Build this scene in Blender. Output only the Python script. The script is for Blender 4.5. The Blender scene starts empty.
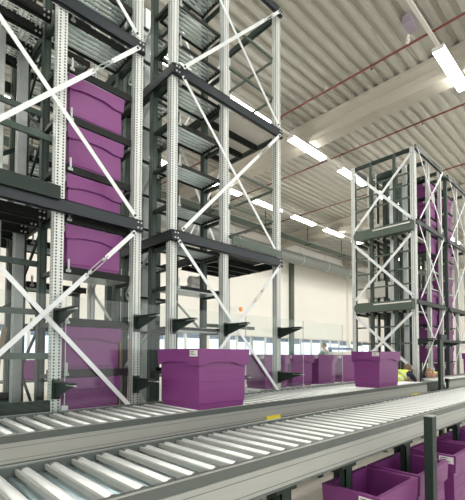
import bpy, bmesh, math, random
from mathutils import Vector, Matrix
random.seed(4)
R = math.radians
SC = bpy.context.scene
COL = SC.collection
EYE = 1.6                      # eye height above the floor

# ---------------------------------------------------------------- camera
cam_d = bpy.data.cameras.new('camera'); cam = bpy.data.objects.new('camera', cam_d); COL.objects.link(cam)
yaw, pitch, roll = R(46.17), R(2.211), R(0.159)
f = Vector((math.cos(pitch)*math.cos(yaw), math.cos(pitch)*math.sin(yaw), math.sin(pitch)))
r0 = f.cross(Vector((0, 0, 1))).normalized(); u0 = r0.cross(f)
rr = r0*math.cos(roll) + u0*math.sin(roll); uu = -r0*math.sin(roll) + u0*math.cos(roll)
M = Matrix((rr, uu, -f)).transposed().to_4x4(); M.translation = Vector((0, 0, EYE))
cam.matrix_world = M
cam_d.sensor_fit = 'HORIZONTAL'; cam_d.sensor_width = 36
cam_d.lens = 387/465*36
cam_d.shift_y = (339.5-250)/465
cam_d.clip_start = 0.05; cam_d.clip_end = 300
SC.camera = cam

# ---------------------------------------------------------------- world, exposure
SC.view_settings.view_transform = 'Standard'; SC.view_settings.look = 'None'
SC.view_settings.gamma = 1; SC.view_settings.use_curve_mapping = False
SC.view_settings.exposure = 0.76
W = bpy.data.worlds.new('world'); SC.world = W; W.use_nodes = True
W.node_tree.nodes['Background'].inputs[0].default_value = (1.0, 0.99, 0.97, 1)
W.node_tree.nodes['Background'].inputs[1].default_value = 0.85
TUBE = 17.0                    # luminance of the fluorescent diffusers

# ---------------------------------------------------------------- materials
def lin(h):
    h = h.lstrip('#'); c = [int(h[i:i+2], 16)/255 for i in (0, 2, 4)]
    return tuple(((x/12.92) if x <= .04045 else ((x+.055)/1.055)**2.4) for x in c) + (1,)
def mat(name, color, rough=.5, metal=0., noise=.12, nscale=6., bump=0., spec=.5, emit=None, estr=0, stretch=None):
    m = bpy.data.materials.new(name); m.use_nodes = True
    nt = m.node_tree; b = nt.nodes['Principled BSDF']
    c = lin(color) if isinstance(color, str) else color
    b.inputs['Roughness'].default_value = rough; b.inputs['Metallic'].default_value = metal
    b.inputs['Specular IOR Level'].default_value = spec
    tc = nt.nodes.new('ShaderNodeTexCoord'); n = nt.nodes.new('ShaderNodeTexNoise')
    n.inputs['Scale'].default_value = nscale; n.inputs['Detail'].default_value = 4
    if stretch:
        mp = nt.nodes.new('ShaderNodeMapping'); mp.inputs['Scale'].default_value = stretch
        nt.links.new(tc.outputs['Object'], mp.inputs[0]); nt.links.new(mp.outputs[0], n.inputs['Vector'])
    else: nt.links.new(tc.outputs['Object'], n.inputs['Vector'])
    mx = nt.nodes.new('ShaderNodeMix'); mx.data_type = 'RGBA'
    mx.inputs['A'].default_value = tuple(v*(1-noise) for v in c[:3]) + (1,)
    mx.inputs['B'].default_value = tuple(min(1, v*(1+noise)) for v in c[:3]) + (1,)
    nt.links.new(n.outputs[0], mx.inputs['Factor']); nt.links.new(mx.outputs['Result'], b.inputs['Base Color'])
    if bump:
        bp = nt.nodes.new('ShaderNodeBump'); bp.inputs['Strength'].default_value = bump; bp.inputs['Distance'].default_value = .01
        nt.links.new(n.outputs[0], bp.inputs['Height']); nt.links.new(bp.outputs[0], b.inputs['Normal'])
    if emit:
        b.inputs['Emission Color'].default_value = emit; b.inputs['Emission Strength'].default_value = estr
    return m
def holes(m, pitch=.027, rad=.0075):
    """punched hole rows along the middle of each face of an upright"""
    nt = m.node_tree; b = nt.nodes['Principled BSDF']
    src = b.inputs['Base Color'].links[0].from_socket
    tc = nt.nodes.new('ShaderNodeTexCoord'); s = nt.nodes.new('ShaderNodeSeparateXYZ'); nt.links.new(tc.outputs['Object'], s.inputs[0])
    def mth(op, a, c=None, v=None):
        n = nt.nodes.new('ShaderNodeMath'); n.operation = op
        nt.links.new(a, n.inputs[0])
        if c is not None: nt.links.new(c, n.inputs[1])
        elif v is not None: n.inputs[1].default_value = v
        return n.outputs[0]
    zf = mth('SUBTRACT', mth('FRACT', mth('DIVIDE', s.outputs['Z'], v=pitch)), v=.5); zf = mth('MULTIPLY', zf, v=pitch)
    z2 = mth('MULTIPLY', zf, zf)
    def row(sock):
        a = mth('SUBTRACT', mth('ABSOLUTE', sock), v=.024)
        return mth('LESS_THAN', mth('ADD', mth('MULTIPLY', a, a), z2), v=rad*rad)
    h = mth('MAXIMUM', row(s.outputs['X']), row(s.outputs['Y']))
    mx = nt.nodes.new('ShaderNodeMix'); mx.data_type = 'RGBA'
    nt.links.new(h, mx.inputs['Factor']); nt.links.new(src, mx.inputs['A']); mx.inputs['B'].default_value = (.02, .025, .022, 1)
    nt.links.new(mx.outputs['Result'], b.inputs['Base Color'])
    return m
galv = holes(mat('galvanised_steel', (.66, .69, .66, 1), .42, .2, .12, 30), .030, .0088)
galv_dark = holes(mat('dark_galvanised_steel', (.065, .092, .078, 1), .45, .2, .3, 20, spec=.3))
galv_plain = mat('plain_zinc', (.52, .56, .54, 1), .42, .45, .15, 20)
brace_m = mat('brace_zinc', (.74, .77, .77, 1), .4, .3, .08, 20)
green = mat('dark_green_paint', (.016, .029, .023, 1), .42, 0, .2, 9, spec=.3)
greenl = mat('grey_green_paint', (.085, .115, .092, 1), .42, 0, .15, 9, spec=.35)
beam_m = mat('blue_black_paint', (.018, .025, .031, 1), .28, 0, .2, 9, spec=.4)
black = mat('black_steel', (.008, .010, .009, 1), .45, 0, spec=.25)
teal = mat('zinc_tube', (.60, .70, .70, 1), .25, .3, .03, 4)
alu = mat('brushed_aluminium', (.44, .455, .425, 1), .45, .35, .12, 3, stretch=(1, 60, 60))
railm = mat('rail_top_grey', (.13, .15, .14, 1), .35, .3, .15, 8)
chrome = mat('roller_zinc', (.88, .90, .89, 1), .3, .3, .06, 12, stretch=(30, 1, 30))
chrome_b = mat('drive_roller', (.45, .58, .62, 1), .3, .8, .1, 12)
bluish = mat('pan_steel', (.60, .66, .66, 1), .4, .4, .15, 5)
purple = mat('purple_plastic', (.215, .045, .20, 1), .38, 0, .10, 2.5)
purple_d = mat('purple_plastic_used', (.19, .037, .18, 1), .42, 0, .14, 3)
white = mat('white_panel', (.78, .76, .70, 1), .5, 0, .05)
label_m = mat('paper_label', (.80, .80, .76, 1), .6, 0, .05, 60)
ink = mat('label_ink', (.05, .05, .05, 1), .6)
wall_m = mat('wall_paint', (.88, .86, .80, 1), .8, 0, .03, 1.2)
ceil_m = mat('deck_paint', (.44, .43, .38, 1), .6, 0, .05, 3)
girder_m = mat('girder_concrete', (.47, .44, .375, 1), .75, 0, .06, 4, .1)
floor_m = mat('floor_concrete', (.58, .55, .48, 1), .35, 0, .14, 2.5)
pipe_m = mat('red_pipe', (.20, .055, .045, 1), .45, 0, .1)
duct_m = mat('duct_grey', (.22, .235, .22, 1), .45, .3, .12)
lilac = mat('lilac_casing', (.35, .29, .36, 1), .5, 0, .08)
yellow = mat('yellow_sticker', (.85, .70, .05, 1), .5, 0, .05)
orange_m = mat('orange_paint', (.85, .33, .06, 1), .5, 0, .08)
red_m = mat('red_paint', (.50, .05, .03, 1), .5)
wood = mat('pale_wood', (.55, .43, .27, 1), .7, 0, .2, 8)
blue_m = mat('blue_shutter', (.16, .24, .40, 1), .5)
hivis = mat('hi_vis_fabric', (.72, .85, .12, 1), .8, 0, .1, 30)
silver_m = mat('reflective_tape', (.7, .7, .7, 1), .4, .2)
skin = mat('skin', (.60, .34, .24, 1), .55, 0, .06, 20)
hair_b = mat('brown_hair', (.16, .09, .055, 1), .7, 0, .3, 60)
hair_g = mat('sandy_hair', (.30, .20, .12, 1), .7, 0, .3, 60)
navy = mat('navy_cloth', (.03, .035, .06, 1), .85, 0, .15, 20)
teal_c = mat('pale_teal_cloth', (.35, .50, .48, 1), .85, 0, .15, 20)
eye_m = mat('eye_dark', (.03, .02, .02, 1), .2)
tube_m = mat('diffuser', (.95, .95, .92, 1), .4, emit=(1, .985, .93, 1), estr=TUBE)
day_m = mat('daylight_sky', (.8, .85, .9, 1), .5, emit=(.62, .76, 1.0, 1), estr=.62)
glass_m = bpy.data.materials.new('clear_acrylic'); glass_m.use_nodes = True
nt = glass_m.node_tree; nt.nodes.clear()
o = nt.nodes.new('ShaderNodeOutputMaterial'); mx = nt.nodes.new('ShaderNodeMixShader'); t = nt.nodes.new('ShaderNodeBsdfTransparent')
g = nt.nodes.new('ShaderNodeBsdfGlossy'); g.inputs['Roughness'].default_value = .08; t.inputs[0].default_value = (.95, .97, .96, 1)
lw = nt.nodes.new('ShaderNodeLayerWeight'); lw.inputs[0].default_value = .2
mm = nt.nodes.new('ShaderNodeMath'); mm.operation = 'MULTIPLY_ADD'; mm.inputs[1].default_value = .14; mm.inputs[2].default_value = .03
nt.links.new(lw.outputs['Facing'], mm.inputs[0]); nt.links.new(mm.outputs[0], mx.inputs[0]); nt.links.new(t.outputs[0], mx.inputs[1]); nt.links.new(g.outputs[0], mx.inputs[2]); nt.links.new(mx.outputs[0], o.inputs[0])

# ---------------------------------------------------------------- helpers
WLOC = {}
def thing(name, label, cat, loc=(0, 0, 0), group=None):
    o = bpy.data.objects.new(name, None); COL.objects.link(o); o.location = loc; o.empty_display_size = .1
    WLOC[o.name] = Vector(loc)
    o['label'] = label; o['category'] = cat
    if group: o['group'] = group
    return o
def tag(o, label=None, cat=None, group=None, kind=None):
    if label: o['label'] = label
    if cat: o['category'] = cat
    if group: o['group'] = group
    if kind: o['kind'] = kind
    return o
def link_mesh(name, me, parent=None, org=(0, 0, 0)):
    o = bpy.data.objects.new(name, me); COL.objects.link(o)
    p = Vector((0, 0, 0))
    if parent: o.parent = parent; p = WLOC[parent.name]
    o.location = Vector(org) - p; WLOC[o.name] = Vector(org)
    return o
SPLIT = {'foot_plate', 'lattice_strut', 'base_sill', 'lift_carriage', 'track_rail', 'rack_rail', 'edge_rail', 'rung', 'side_rail', 'shelf_board', 'link_beam'}
STUFF = {'bolt', 'grating_panel', 'hanger', 'groove', 'rib', 'print', 'turnbuckle', 'end_cap', 'ladder'}
class MB:
    def __init__(s): s.v = []; s.f = []; s.sm = []
    def box(s, x0, x1, y0, y1, z0, z1):
        b = len(s.v)
        s.v += [(x0, y0, z0), (x1, y0, z0), (x1, y1, z0), (x0, y1, z0), (x0, y0, z1), (x1, y0, z1), (x1, y1, z1), (x0, y1, z1)]
        s.f += [[b+i for i in q] for q in ((0, 3, 2, 1), (4, 5, 6, 7), (0, 1, 5, 4), (1, 2, 6, 5), (2, 3, 7, 6), (3, 0, 4, 7))]; s.sm += [0]*6
        return s
    def bar(s, p, q, w, t, side=(0, 1, 0)):
        """box from p to q, t thick along 'side', w wide across"""
        p = Vector(p); q = Vector(q); d = (q-p).normalized(); n = Vector(side); n = (n - d*n.dot(d)).normalized(); c = d.cross(n)
        b = len(s.v)
        for e in (p, q):
            for a, k in ((-1, -1), (1, -1), (1, 1), (-1, 1)): s.v.append(tuple(e + c*(a*w/2) + n*(k*t/2)))
        s.f += [[b+i for i in x] for x in ((3, 2, 1, 0), (4, 5, 6, 7), (0, 1, 5, 4), (1, 2, 6, 5), (2, 3, 7, 6), (3, 0, 4, 7))]; s.sm += [0]*6
        return s
    def cyl(s, p, q, r, n=10, r2=None):
        p = Vector(p); q = Vector(q); d = (q-p).normalized(); a = d.orthogonal().normalized(); c = d.cross(a); b = len(s.v)
        r2 = r if r2 is None else r2
        for e, rad in ((p, r), (q, r2)):
            for i in range(n): t = 2*math.pi*i/n; s.v.append(tuple(e + a*(rad*math.cos(t)) + c*(rad*math.sin(t))))
        for i in range(n): j = (i+1) % n; s.f.append([b+i, b+j, b+n+j, b+n+i]); s.sm.append(1)
        s.f.append([b+i for i in reversed(range(n))]); s.f.append([b+n+i for i in range(n)]); s.sm += [0, 0]
        return s
    def prism(s, poly, axis, a0, a1):
        """2D polygon extruded along axis (0 x, 1 y, 2 z) from a0 to a1"""
        b = len(s.v); n = len(poly)
        for a in (a0, a1):
            for (u, w) in poly:
                s.v.append({0: (a, u, w), 1: (u, a, w), 2: (u, w, a)}[axis])
        for i in range(n): j = (i+1) % n; s.f.append([b+i, b+j, b+n+j, b+n+i]); s.sm.append(0)
        s.f.append([b+i for i in reversed(range(n))]); s.f.append([b+n+i for i in range(n)]); s.sm += [0, 0]
        return s
    def mesh(s, name, m, org=(0, 0, 0), shift=(0, 0, 0)):
        me = bpy.data.meshes.new(name); ox, oy, oz = org
        me.from_pydata([(x-ox, y-oy, z-oz) for x, y, z in s.v], [], s.f)
        for p, k in zip(me.polygons, s.sm): p.use_smooth = bool(k)
        me.materials.append(m)
        bm = bmesh.new(); bm.from_mesh(me); bmesh.ops.recalc_face_normals(bm, faces=bm.faces); bm.to_mesh(me); bm.free()
        return me
    def build(s, name, m, parent=None, org=None):
        if org is None: org = tuple(WLOC[parent.name]) if parent else s.v[0]
        if name in SPLIT:
            par = list(range(len(s.v)))               # faces that share vertices make one piece
            def root(i):
                while par[i] != i: i = par[i]
                return i
            for fc in s.f:
                for i in fc[1:]: par[root(i)] = root(fc[0])
            runs = {}
            for k, fc in enumerate(s.f): runs.setdefault(root(fc[0]), []).append(k)
            nb = [(min(min(s.f[k]) for k in ks), max(max(s.f[k]) for k in ks), ks) for ks in runs.values()]
            o = None
            for lo, hi, ks in nb:
                q = MB(); q.v = s.v[lo:hi+1]; q.f = [[i-lo for i in s.f[k]] for k in ks]; q.sm = [s.sm[k] for k in ks]
                o = link_mesh(name, q.mesh(name, m, org), parent, org)
            return o
        o = link_mesh(name, s.mesh(name, m, org), parent, org)
        if name in STUFF and parent: o['kind'] = 'stuff'
        return o
def copy_tree(o, parent=None):
    c = o.copy(); COL.objects.link(c); c.parent = parent
    for ch in list(o.children): copy_tree(ch, c)
    return c
def Z(z): return z + EYE       # heights measured from the eye line
def box(*a): return MB().box(*a)

# ================================================================ setting
HC = Z(8.0); X0, X1, Y0, Y1 = -14, 40, -9, 17.2
tag(box(X0, X1, Y0, Y1, -.2, 0).build('floor', floor_m), kind='structure')
# ribbed steel deck: trapezoid ribs running along x
deck = MB(); pitch = .31; y = Y0; prof = []
while y < Y1 - pitch:
    prof += [(y, HC), (y+.13, HC), (y+.165, HC+.075), (y+.275, HC+.075)]; y += pitch
prof += [(y, HC), (y, HC+.16), (Y0, HC+.16)]
b = 0
for i, (yy, zz) in enumerate(prof[:-2]):
    deck.v += [(X0, yy, zz), (X1, yy, zz)]
    if i: deck.f.append([2*i-2, 2*i-1, 2*i+1, 2*i]); deck.sm.append(0)
n = len(deck.v)
deck.box(X0, X1, Y0, Y1, HC+.14, HC+.18)
ce = deck.build('ceiling', ceil_m); tag(ce, kind='structure')
# walls
WZ = 2.83                     # top of window band
ww = MB()
ww.box(X0, X1, Y1, Y1+.3, WZ, HC+.1); ww.box(X0, X1, Y1, Y1+.3, 0, Z(-.05))
wb = tag(ww.build('wall_back', wall_m), kind='structure')
wr = tag(box(X1, X1+.3, Y0, Y1, 0, HC+.1).build('wall_right', wall_m), kind='structure')
for x in (-1.7, 6.3, 14.3, 22.3, 30.3, 38.3):
    MB().box(x-.17, x+.17, Y1-.22, Y1+.02, 0, HC-.7).build('pilaster', greenl if x == 22.3 else wall_m, wb)
tag(MB().box(X0, X1, Y1-.3, Y1, HC-.62, HC-.5).build('trim_1', white), kind='structure')
# window band: frames, panes, and a daylight backing outside
wi = 0
for x in [(-9.7+i*4) for i in range(12)]:
    wi += 1
    wroot = MB(); a, b2 = x+.02, x+3.98; z0, z1 = Z(-.05), WZ
    wroot.box(a, b2, Y1+.02, Y1+.12, z0, z0+.06).box(a, b2, Y1+.02, Y1+.12, z1-.07, z1)
    w = wroot.build('window_%d' % wi, white); tag(w, kind='structure')
    for i in range(4):
        xx = a + (b2-a)*i/3
        MB().box(xx-.06, xx+.06, Y1+.02, Y1+.12, z0, z1).build('mullion', white, w)
    for i in range(3):
        xa = a + (b2-a)*i/3
        MB().box(xa+.06, xa+(b2-a)/3-.06, Y1+.06, Y1+.07, z0+.06, z1-.07).build('pane', glass_m, w)
        MB().box(xa+.07, xa+(b2-a)/3-.07, Y1+.13, Y1+.15, z1-.2-(.12 if (wi+i) % 3 else .25), z1-.04).build('blind', blue_m, w)
tag(MB().box(X0, X1, Y1+3, Y1+3.1, -1, 5).build('sky_backdrop', day_m), kind='structure')
# girders across (along y)
gi = 0
for gx in (-7.5, 11.15, 20.4, 29.7):
    gi += 1
    g = MB(); lo = HC-.72
    g.prism([(gx-.26, lo), (gx+.26, lo), (gx+.26, lo+.2), (gx+.09, lo+.32), (gx+.09, HC-.24), (gx+.3, HC-.12), (gx+.3, HC), (gx-.3, HC), (gx-.3, HC-.12), (gx-.09, HC-.24), (gx-.09, lo+.32), (gx-.26, lo+.2)], 1, Y0, Y1)
    go = tag(g.build('trim_%d' % (gi+1), girder_m), kind='structure')
    MB().box(gx-.12, gx+.12, Y0, Y1, HC, HC+.075).build('gap_shade_strip', black, go)  # black strip added as the shade in the rib gaps above the girder
# sprinkler pipes
def pipe(px, label):
    p = thing('sprinkler_pipe', label, 'pipe', (px, 4, HC-.18), 'red pipes under the roof')
    MB().cyl((px, Y0, HC-.18), (px, Y1, HC-.18), .03, 8).build('pipe_run', pipe_m, p)
    y = -3.05
    while y < 16:
        h = MB().cyl((px, y, HC-.18), (px, y, HC-.02), .012, 6).build('hanger', galv_plain, p)
        MB().cyl((px, y+1.6, HC-.18), (px, y+1.6, HC-.27), .018, 6).cyl((px, y+1.6, HC-.27), (px, y+1.6, HC-.275), .04, 8).build('sprinkler_head', pipe_m, p)
        y += 3.1
pipe(9.75, 'thin red pipe crossing the ribbed ceiling before the big girder')
pipe(13.35, 'thin red pipe just beyond the big girder, above the right tower')
pipe(17.6, 'farthest thin red pipe, behind the big girder near the far wall')
# light trunking with fixtures
rail_lab = {3.03: 'white lighting rail at upper right holding the nearest fluorescent light', 7.75: 'white lighting rail in the middle, passing above the right tower', 12.15: 'white lighting rail nearest the windowed wall'}
fx_lab = {(3.03, 9.55): 'brightest and largest fluorescent light at the top right', (7.75, 10.06): 'long fluorescent light crossing the big girder, left of the right tower',
          (7.75, 13.16): 'fluorescent light partly behind the top left corner of the right tower',
          (12.15, 10.1): 'fluorescent light seen between the middle tower front posts, left of its white middle post', (12.15, 13.0): 'fluorescent light seen through the middle tower, just left of its right post',
          (12.15, 15.9): 'fluorescent light just right of the middle tower right post', (12.15, 18.9): 'small far fluorescent light above the cream wall beside the right tower'}
zl = HC - .82
for yr in (-6.4, -1.7, 3.03, 7.75, 12.15):
    rl = thing('lighting_rail', rail_lab.get(yr, 'white lighting rail outside the picture, %s row' % ('first' if yr < -3 else 'second')), 'light rail', (10, yr, zl+.09), None if yr in rail_lab else 'light rails outside the picture')
    MB().box(X0, X1-.2, yr-.035, yr+.035, zl+.06, zl+.12).build('channel', white, rl)
    x = -10.3
    hm = MB()
    while x < X1: hm.cyl((x, yr, zl+.1), (x, yr, HC), .008, 5); x += 3.4
    hm.build('hanger', galv_plain, rl)
    base = {3.03: 9.55, 7.75: 10.06, 12.15: 10.1}.get(yr, 9.55)
    for k in range(-7, 10):
        x = round(base + 3.1*k if yr != 12.15 else {0: 10.1, 1: 13.0, 2: 15.9, 3: 18.9}.get(k, 10.1+3.0*k), 2)
        if x < X0+1 or x > X1-3 or (yr == 3.03 and k == -1): continue
        lab = fx_lab.get((yr, x))
        grp = None if lab else 'fluorescent lights far off or outside the picture'
        fx = thing('fluorescent_light', lab or 'fluorescent light far off or outside the picture on the ceiling rails', 'light', (x+1.0, yr, zl), 'fluorescent ceiling lights' if lab else grp)
        MB().box(x, x+2.0, yr-.13, yr+.13, zl+.03, zl+.06).box(x, x+.03, yr-.13, yr+.13, zl-.035, zl+.03).box(x+1.97, x+2.0, yr-.13, yr+.13, zl-.035, zl+.03).build('housing', white, fx)
        MB().box(x+.03, x+1.97, yr-.12, yr+.12, zl-.04, zl+.03).build('diffuser', tube_m, fx)
# service duct and tray along the back wall
d = thing('ventilation_duct', 'round grey ventilation duct running below the ceiling along the far wall', 'duct', (15, 15.4, Z(6.1)))
dm = MB().cyl((X0, 15.4, Z(6.35)), (X1, 15.4, Z(6.35)), .38, 20); dm.build('duct_run', duct_m, d)
for x in range(-12, 40, 3):
    MB().cyl((x, 15.4, Z(6.35)), (x+.06, 15.4, Z(6.35)), .40, 20).build('duct_joint', galv_plain, d)
    MB().bar((x+.03, 15.4, Z(6.7)), (x+.03, 15.4, HC), .02, .02).build('hanger', galv_plain, d)
d = thing('cable_tray', 'dark flat cable tray below the far ceiling lights', 'cable tray', (15, 13.9, Z(6.9)))
MB().box(X0, X1, 13.8, 14.3, Z(6.9), Z(6.92)).box(X0, X1, 13.8, 13.82, Z(6.9), Z(6.98)).box(X0, X1, 14.28, 14.3, Z(6.9), Z(6.98)).build('tray', greenl, d)
for x in range(-12, 40, 4): MB().box(x, x+.04, 13.8, 14.3, Z(6.86), Z(6.9)).bar((x, 14.05, Z(6.9)), (x, 14.05, HC), .03, .03).build('hanger', green, d)
# lilac box with small white sensor below deck
d = thing('ceiling_sensor_box', 'lilac grey box with a small white sensor under the ceiling at the top right', 'sensor', (9.15, 3.55, HC-.2))
MB().box(8.98, 9.40, 3.42, 3.62, HC-.22, HC-.06).build('casing', lilac, d)
MB().box(9.02, 9.36, 3.46, 3.58, HC-.06, HC).build('bracket', galv_plain, d)
MB().cyl((9.38, 3.6, HC-.16), (9.46, 3.68, HC-.28), .03, 8).cyl((9.46, 3.68, HC-.27), (9.46, 3.68, HC-.35), .055, 10, .045).build('sensor_head', white, d)
# little signs on the back wall
tag(MB().box(16.3, 16.85, Y1-.03, Y1, Z(2.72), Z(2.95)).build('wall_sign', label_m), 'small pale grey sign on the far wall seen through the middle tower', 'sign')
s_ = tag(MB().cyl((17.2, Y1-.03, Z(2.85)), (17.2, Y1, Z(2.85)), .15, 14).build('safety_sign', orange_m), 'small round orange sign on the far wall beside a grey one', 'sign')

# ================================================================ crates
HB, HL = .60, .57
CL = .62
def crate_parts(h, CL, CW, ins):
    """open tote: tapered walls with real thickness, wavy flared collar, foot, label"""
    hx, hy = CL/2, CW/2
    body = MB(); t = .008
    def ring(ix, iy, z): return [(-ix, -iy, z), (ix, -iy, z), (ix, iy, z), (-ix, iy, z)]
    lv = [(hx-ins-.006, hy-ins-.006, 0), (hx-ins, hy-ins, .10*h), (hx-ins+.006, hy-ins+.006, .10*h+.004), (hx-.030, hy-.030, h-.01), (hx-.038, hy-.038, h-.01), (hx-ins-.004, hy-ins-.004, .012)]
    for a in lv: body.v += ring(*a)
    body.f.append([3, 2, 1, 0]); body.sm.append(0)
    for k in range(5):
        for i in range(4): j = (i+1) % 4; body.f.append([4*k+i, 4*k+j, 4*k+4+j, 4*k+4+i]); body.sm.append(0)
    body.f.append([20, 21, 22, 23]); body.sm.append(0)
    # collar
    col = MB(); c = .24*h if h > .5 else .29*h
    wave = [(0, 1.10), (.10, 1.10), (.17, .98), (.30, .90), (.46, .90), (.62, .90), (.72, 1.0), (.80, 1.14), (.90, 1.16), (1, 1.14)]
    cs = [(-hx, -hy), (hx, -hy), (hx, hy), (-hx, hy)]
    outer_t, outer_b, inner_b, inner_t, lip = [], [], [], [], []
    for i in range(4):
        (ax, ay), (bx, by) = cs[i], cs[(i+1) % 4]
        for u, wv in wave[:-1]:
            x = ax+(bx-ax)*u; y = ay+(by-ay)*u
            sc = lambda k: (x*(1-k/hx), y*(1-k/hy))
            outer_t.append((x, y, h)); outer_b.append((*sc(.008), h-c*wv)); inner_b.append((*sc(.014), h-c*wv+.002)); inner_t.append((*sc(.036), h-.001))
    n = len(outer_t)
    col.v = outer_t + outer_b + inner_b + inner_t
    for i in range(n):
        j = (i+1) % n
        for k in range(3): col.f.append([k*n+i, k*n+j, (k+1)*n+j, (k+1)*n+i]); col.sm.append(0)
        col.f.append([3*n+i, 3*n+j, j, i]); col.sm.append(0)
    ribs = MB()
    for zz in ((.30, .46, .62) if h > .5 else (.17,)):
        z = h*zz; e = ins-.006-(ins-.032)*zz
        ribs.box(-hx+e+.03, hx-e-.03, -hy+e-.0015, -hy+e+.01, z, z+.004)
        ribs.box(-hx+e-.0015, -hx+e+.01, -hy+e+.03, hy-e-.03, z, z+.004)
    lab = MB().box(-hx-.002, -hx+.001, -hy+.02, -hy+.14, h-.075, h-.015)
    txt = MB()
    for i in range(3): txt.box(-hx-.003, -hx-.0015, -hy+.13-[.06, .05, .085][i], -hy+.13, h-.032-.015*i, h-.026-.015*i)
    return body, col, ribs, lab, txt
CR = {}
def crate(x, y, z, label, h=.44, group='purple crates', m=None, wide=0, lng=0):
    CL, CW, ins = (.70+lng, .52+wide, .045) if h == HB else (.62, .42, .03)
    """x, y of the front left corner, z of the base"""
    m = m or purple; key = (h, m.name, wide, lng)
    if key not in CR:
        b, c, r, l, t = crate_parts(h, CL, CW, ins)
        CR[key] = [('body', b.mesh('body', m)), ('collar', c.mesh('collar', m)), ('rib', r.mesh('rib', m)), ('paper_label', l.mesh('paper_label', label_m)), ('print', t.mesh('print', ink))]
    o = thing('storage_crate', label, 'crate', (x+CL/2, y+CW/2, z), group)
    par = None
    for nme, me in CR[key]:
        c = bpy.data.objects.new(nme, me); COL.objects.link(c)
        c.parent = par if nme == 'print' else o
        if nme in ('print', 'rib'): c['kind'] = 'stuff'
        if nme in ('print', 'rib'): c['kind'] = 'stuff'
        if nme == 'paper_label': par = c; c['label'] = 'white paper label'
    return o

# ================================================================ towers
SH = [-.70 + .515*k for k in range(12)]
LV = [1.43, 3.48, 5.47]
YF, YM, YB, YR = 3.88, 4.31, 5.02, 5.53
POST = {}
def post(parent, x, y, z0, z1, m, w=.092, name='post'):
    key = (round(z1-z0, 2), m.name, w)
    if key not in POST:
        p = MB(); a = w/2; t = .006
        # hollow square upright with a slot down the back
        p.prism([(-a, -a), (a, -a), (a, a), (a*.35, a), (a*.35, a-t), (a-t, a-t), (a-t, -a+t), (-a+t, -a+t), (-a+t, a-t), (-a*.35, a-t), (-a*.35, a), (-a, a)], 2, 0, z1-z0)
        POST[key] = p.mesh(name, m)
    return link_mesh(name, POST[key], parent, (x, y, z0))
def beam_x(parent, x0, x1, y, z, h=.13, m=None, name='front_beam', d=.045, bolts=True):
    b = MB(); t = .008                # C section open towards +y
    b.box(x0, x1, y, y+t, z-h/2, z+h/2).box(x0, x1, y, y+d, z+h/2-t, z+h/2).box(x0, x1, y, y+d, z-h/2, z-h/2+t)
    o = b.build(name, m or beam_m, parent)
    if bolts:
        bb = MB()
        for xx in (x0+.03, x0+.07, x1-.07, x1-.03):
            for zz in (z-.03, z+.03): bb.cyl((xx, y-.012, zz), (xx, y, zz), .011, 6)
        bb.build('bolt', galv_plain, o)
    return o
def beam_y(parent, x, y0, y1, z, h=.11, m=None, name='side_beam', d=.045):
    b = MB(); t = .008
    b.box(x, x+t, y0, y1, z-h/2, z+h/2).box(x, x+d, y0, y1, z+h/2-t, z+h/2).box(x, x+d, y0, y1, z-h/2, z-h/2+t)
    return b.build(name, m or green, parent)
def brace(parent, p, q, w=.044, turn=None, side=(0, 1, 0), name='diagonal_brace', m=None):
    p = Vector(p); q = Vector(q); d = q-p; L = d.length; d.normalize()
    b = MB()
    if turn is None: b.bar(p, q, w, .007, side)
    else:
        a = p + d*(L*turn-.14); c = p + d*(L*turn+.14)
        b.bar(p, a, w, .007, side).bar(c, q, w, .007, side)
    n = Vector(side); cdir = d.cross(n).normalized()
    o = b.build(name, m or brace_m, parent)
    bb = MB()
    for e in (p + d*.03, q - d*.03): bb.cyl(e - n*.012, e + n*.006, .014, 8)
    bb.build('bolt', green, o)
    if turn is not None:
        tb = MB(); a2 = a+d*.03; c2 = c-d*.03
        for s in (-1, 1): tb.cyl(a2 + cdir*(.016*s), c2 + cdir*(.016*s), .005, 6)
        tb.cyl(a-d*.03, a2+d*.03, .010, 6).cyl(c2-d*.03, c+d*.03, .010, 6)
        tb.bar(a2-cdir*.02, a2+cdir*.02, .012, .012, side).bar(c2-cdir*.02, c2+cdir*.02, .012, .012, side)
        tb.build('turnbuckle', galv_plain, o)
    return o
ROLL = {}
def shelf(parent, x0, x1, y0, y1, z, nroll=7, plate=False, full=True):
    s = MB(); thick = x0 < 2.3
    s.box(x0, x1, y0-.014, y0+.004, z-(.045 if thick else .028), z+(.030 if thick else .008))            # dark front bar
    s.box(x0, x1, y1-.004, y1+.012, z-.028, z+.012)
    s.box(x0, x0+.02, y0, y1, z-.028, z+.018).box(x1-.02, x1, y0, y1, z-.028, z+.018)
    o = s.build('roller_shelf', black, parent, org=(x0, y0, z))
    if plate:
        MB().box(x0+.02, x1-.02, y0+.01, y1-.01, z-.045, z-.030).build('drip_plate', teal, o)
    if full:
        key = round(x1-x0, 2)
        if key not in ROLL:
            ROLL[key] = MB().cyl((.022, 0, 0), (key-.022, 0, 0), .0175, 10).mesh('roller', teal)
        for i in range(nroll): link_mesh('roller', ROLL[key], o, (x0, y0+.03+(y1-y0-.06)*i/(nroll-1), z))
    clip = MB()
    clip.box(x0+.05, x0+.066, y0-.03, y0-.012, z-.02, z+.10).box(x0+.035, x0+.08, y0-.03, y0-.010, z-.03, z-.005)
    clip.build('stop_clip', galv_plain, o); o2 = MB()
    return o
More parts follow.
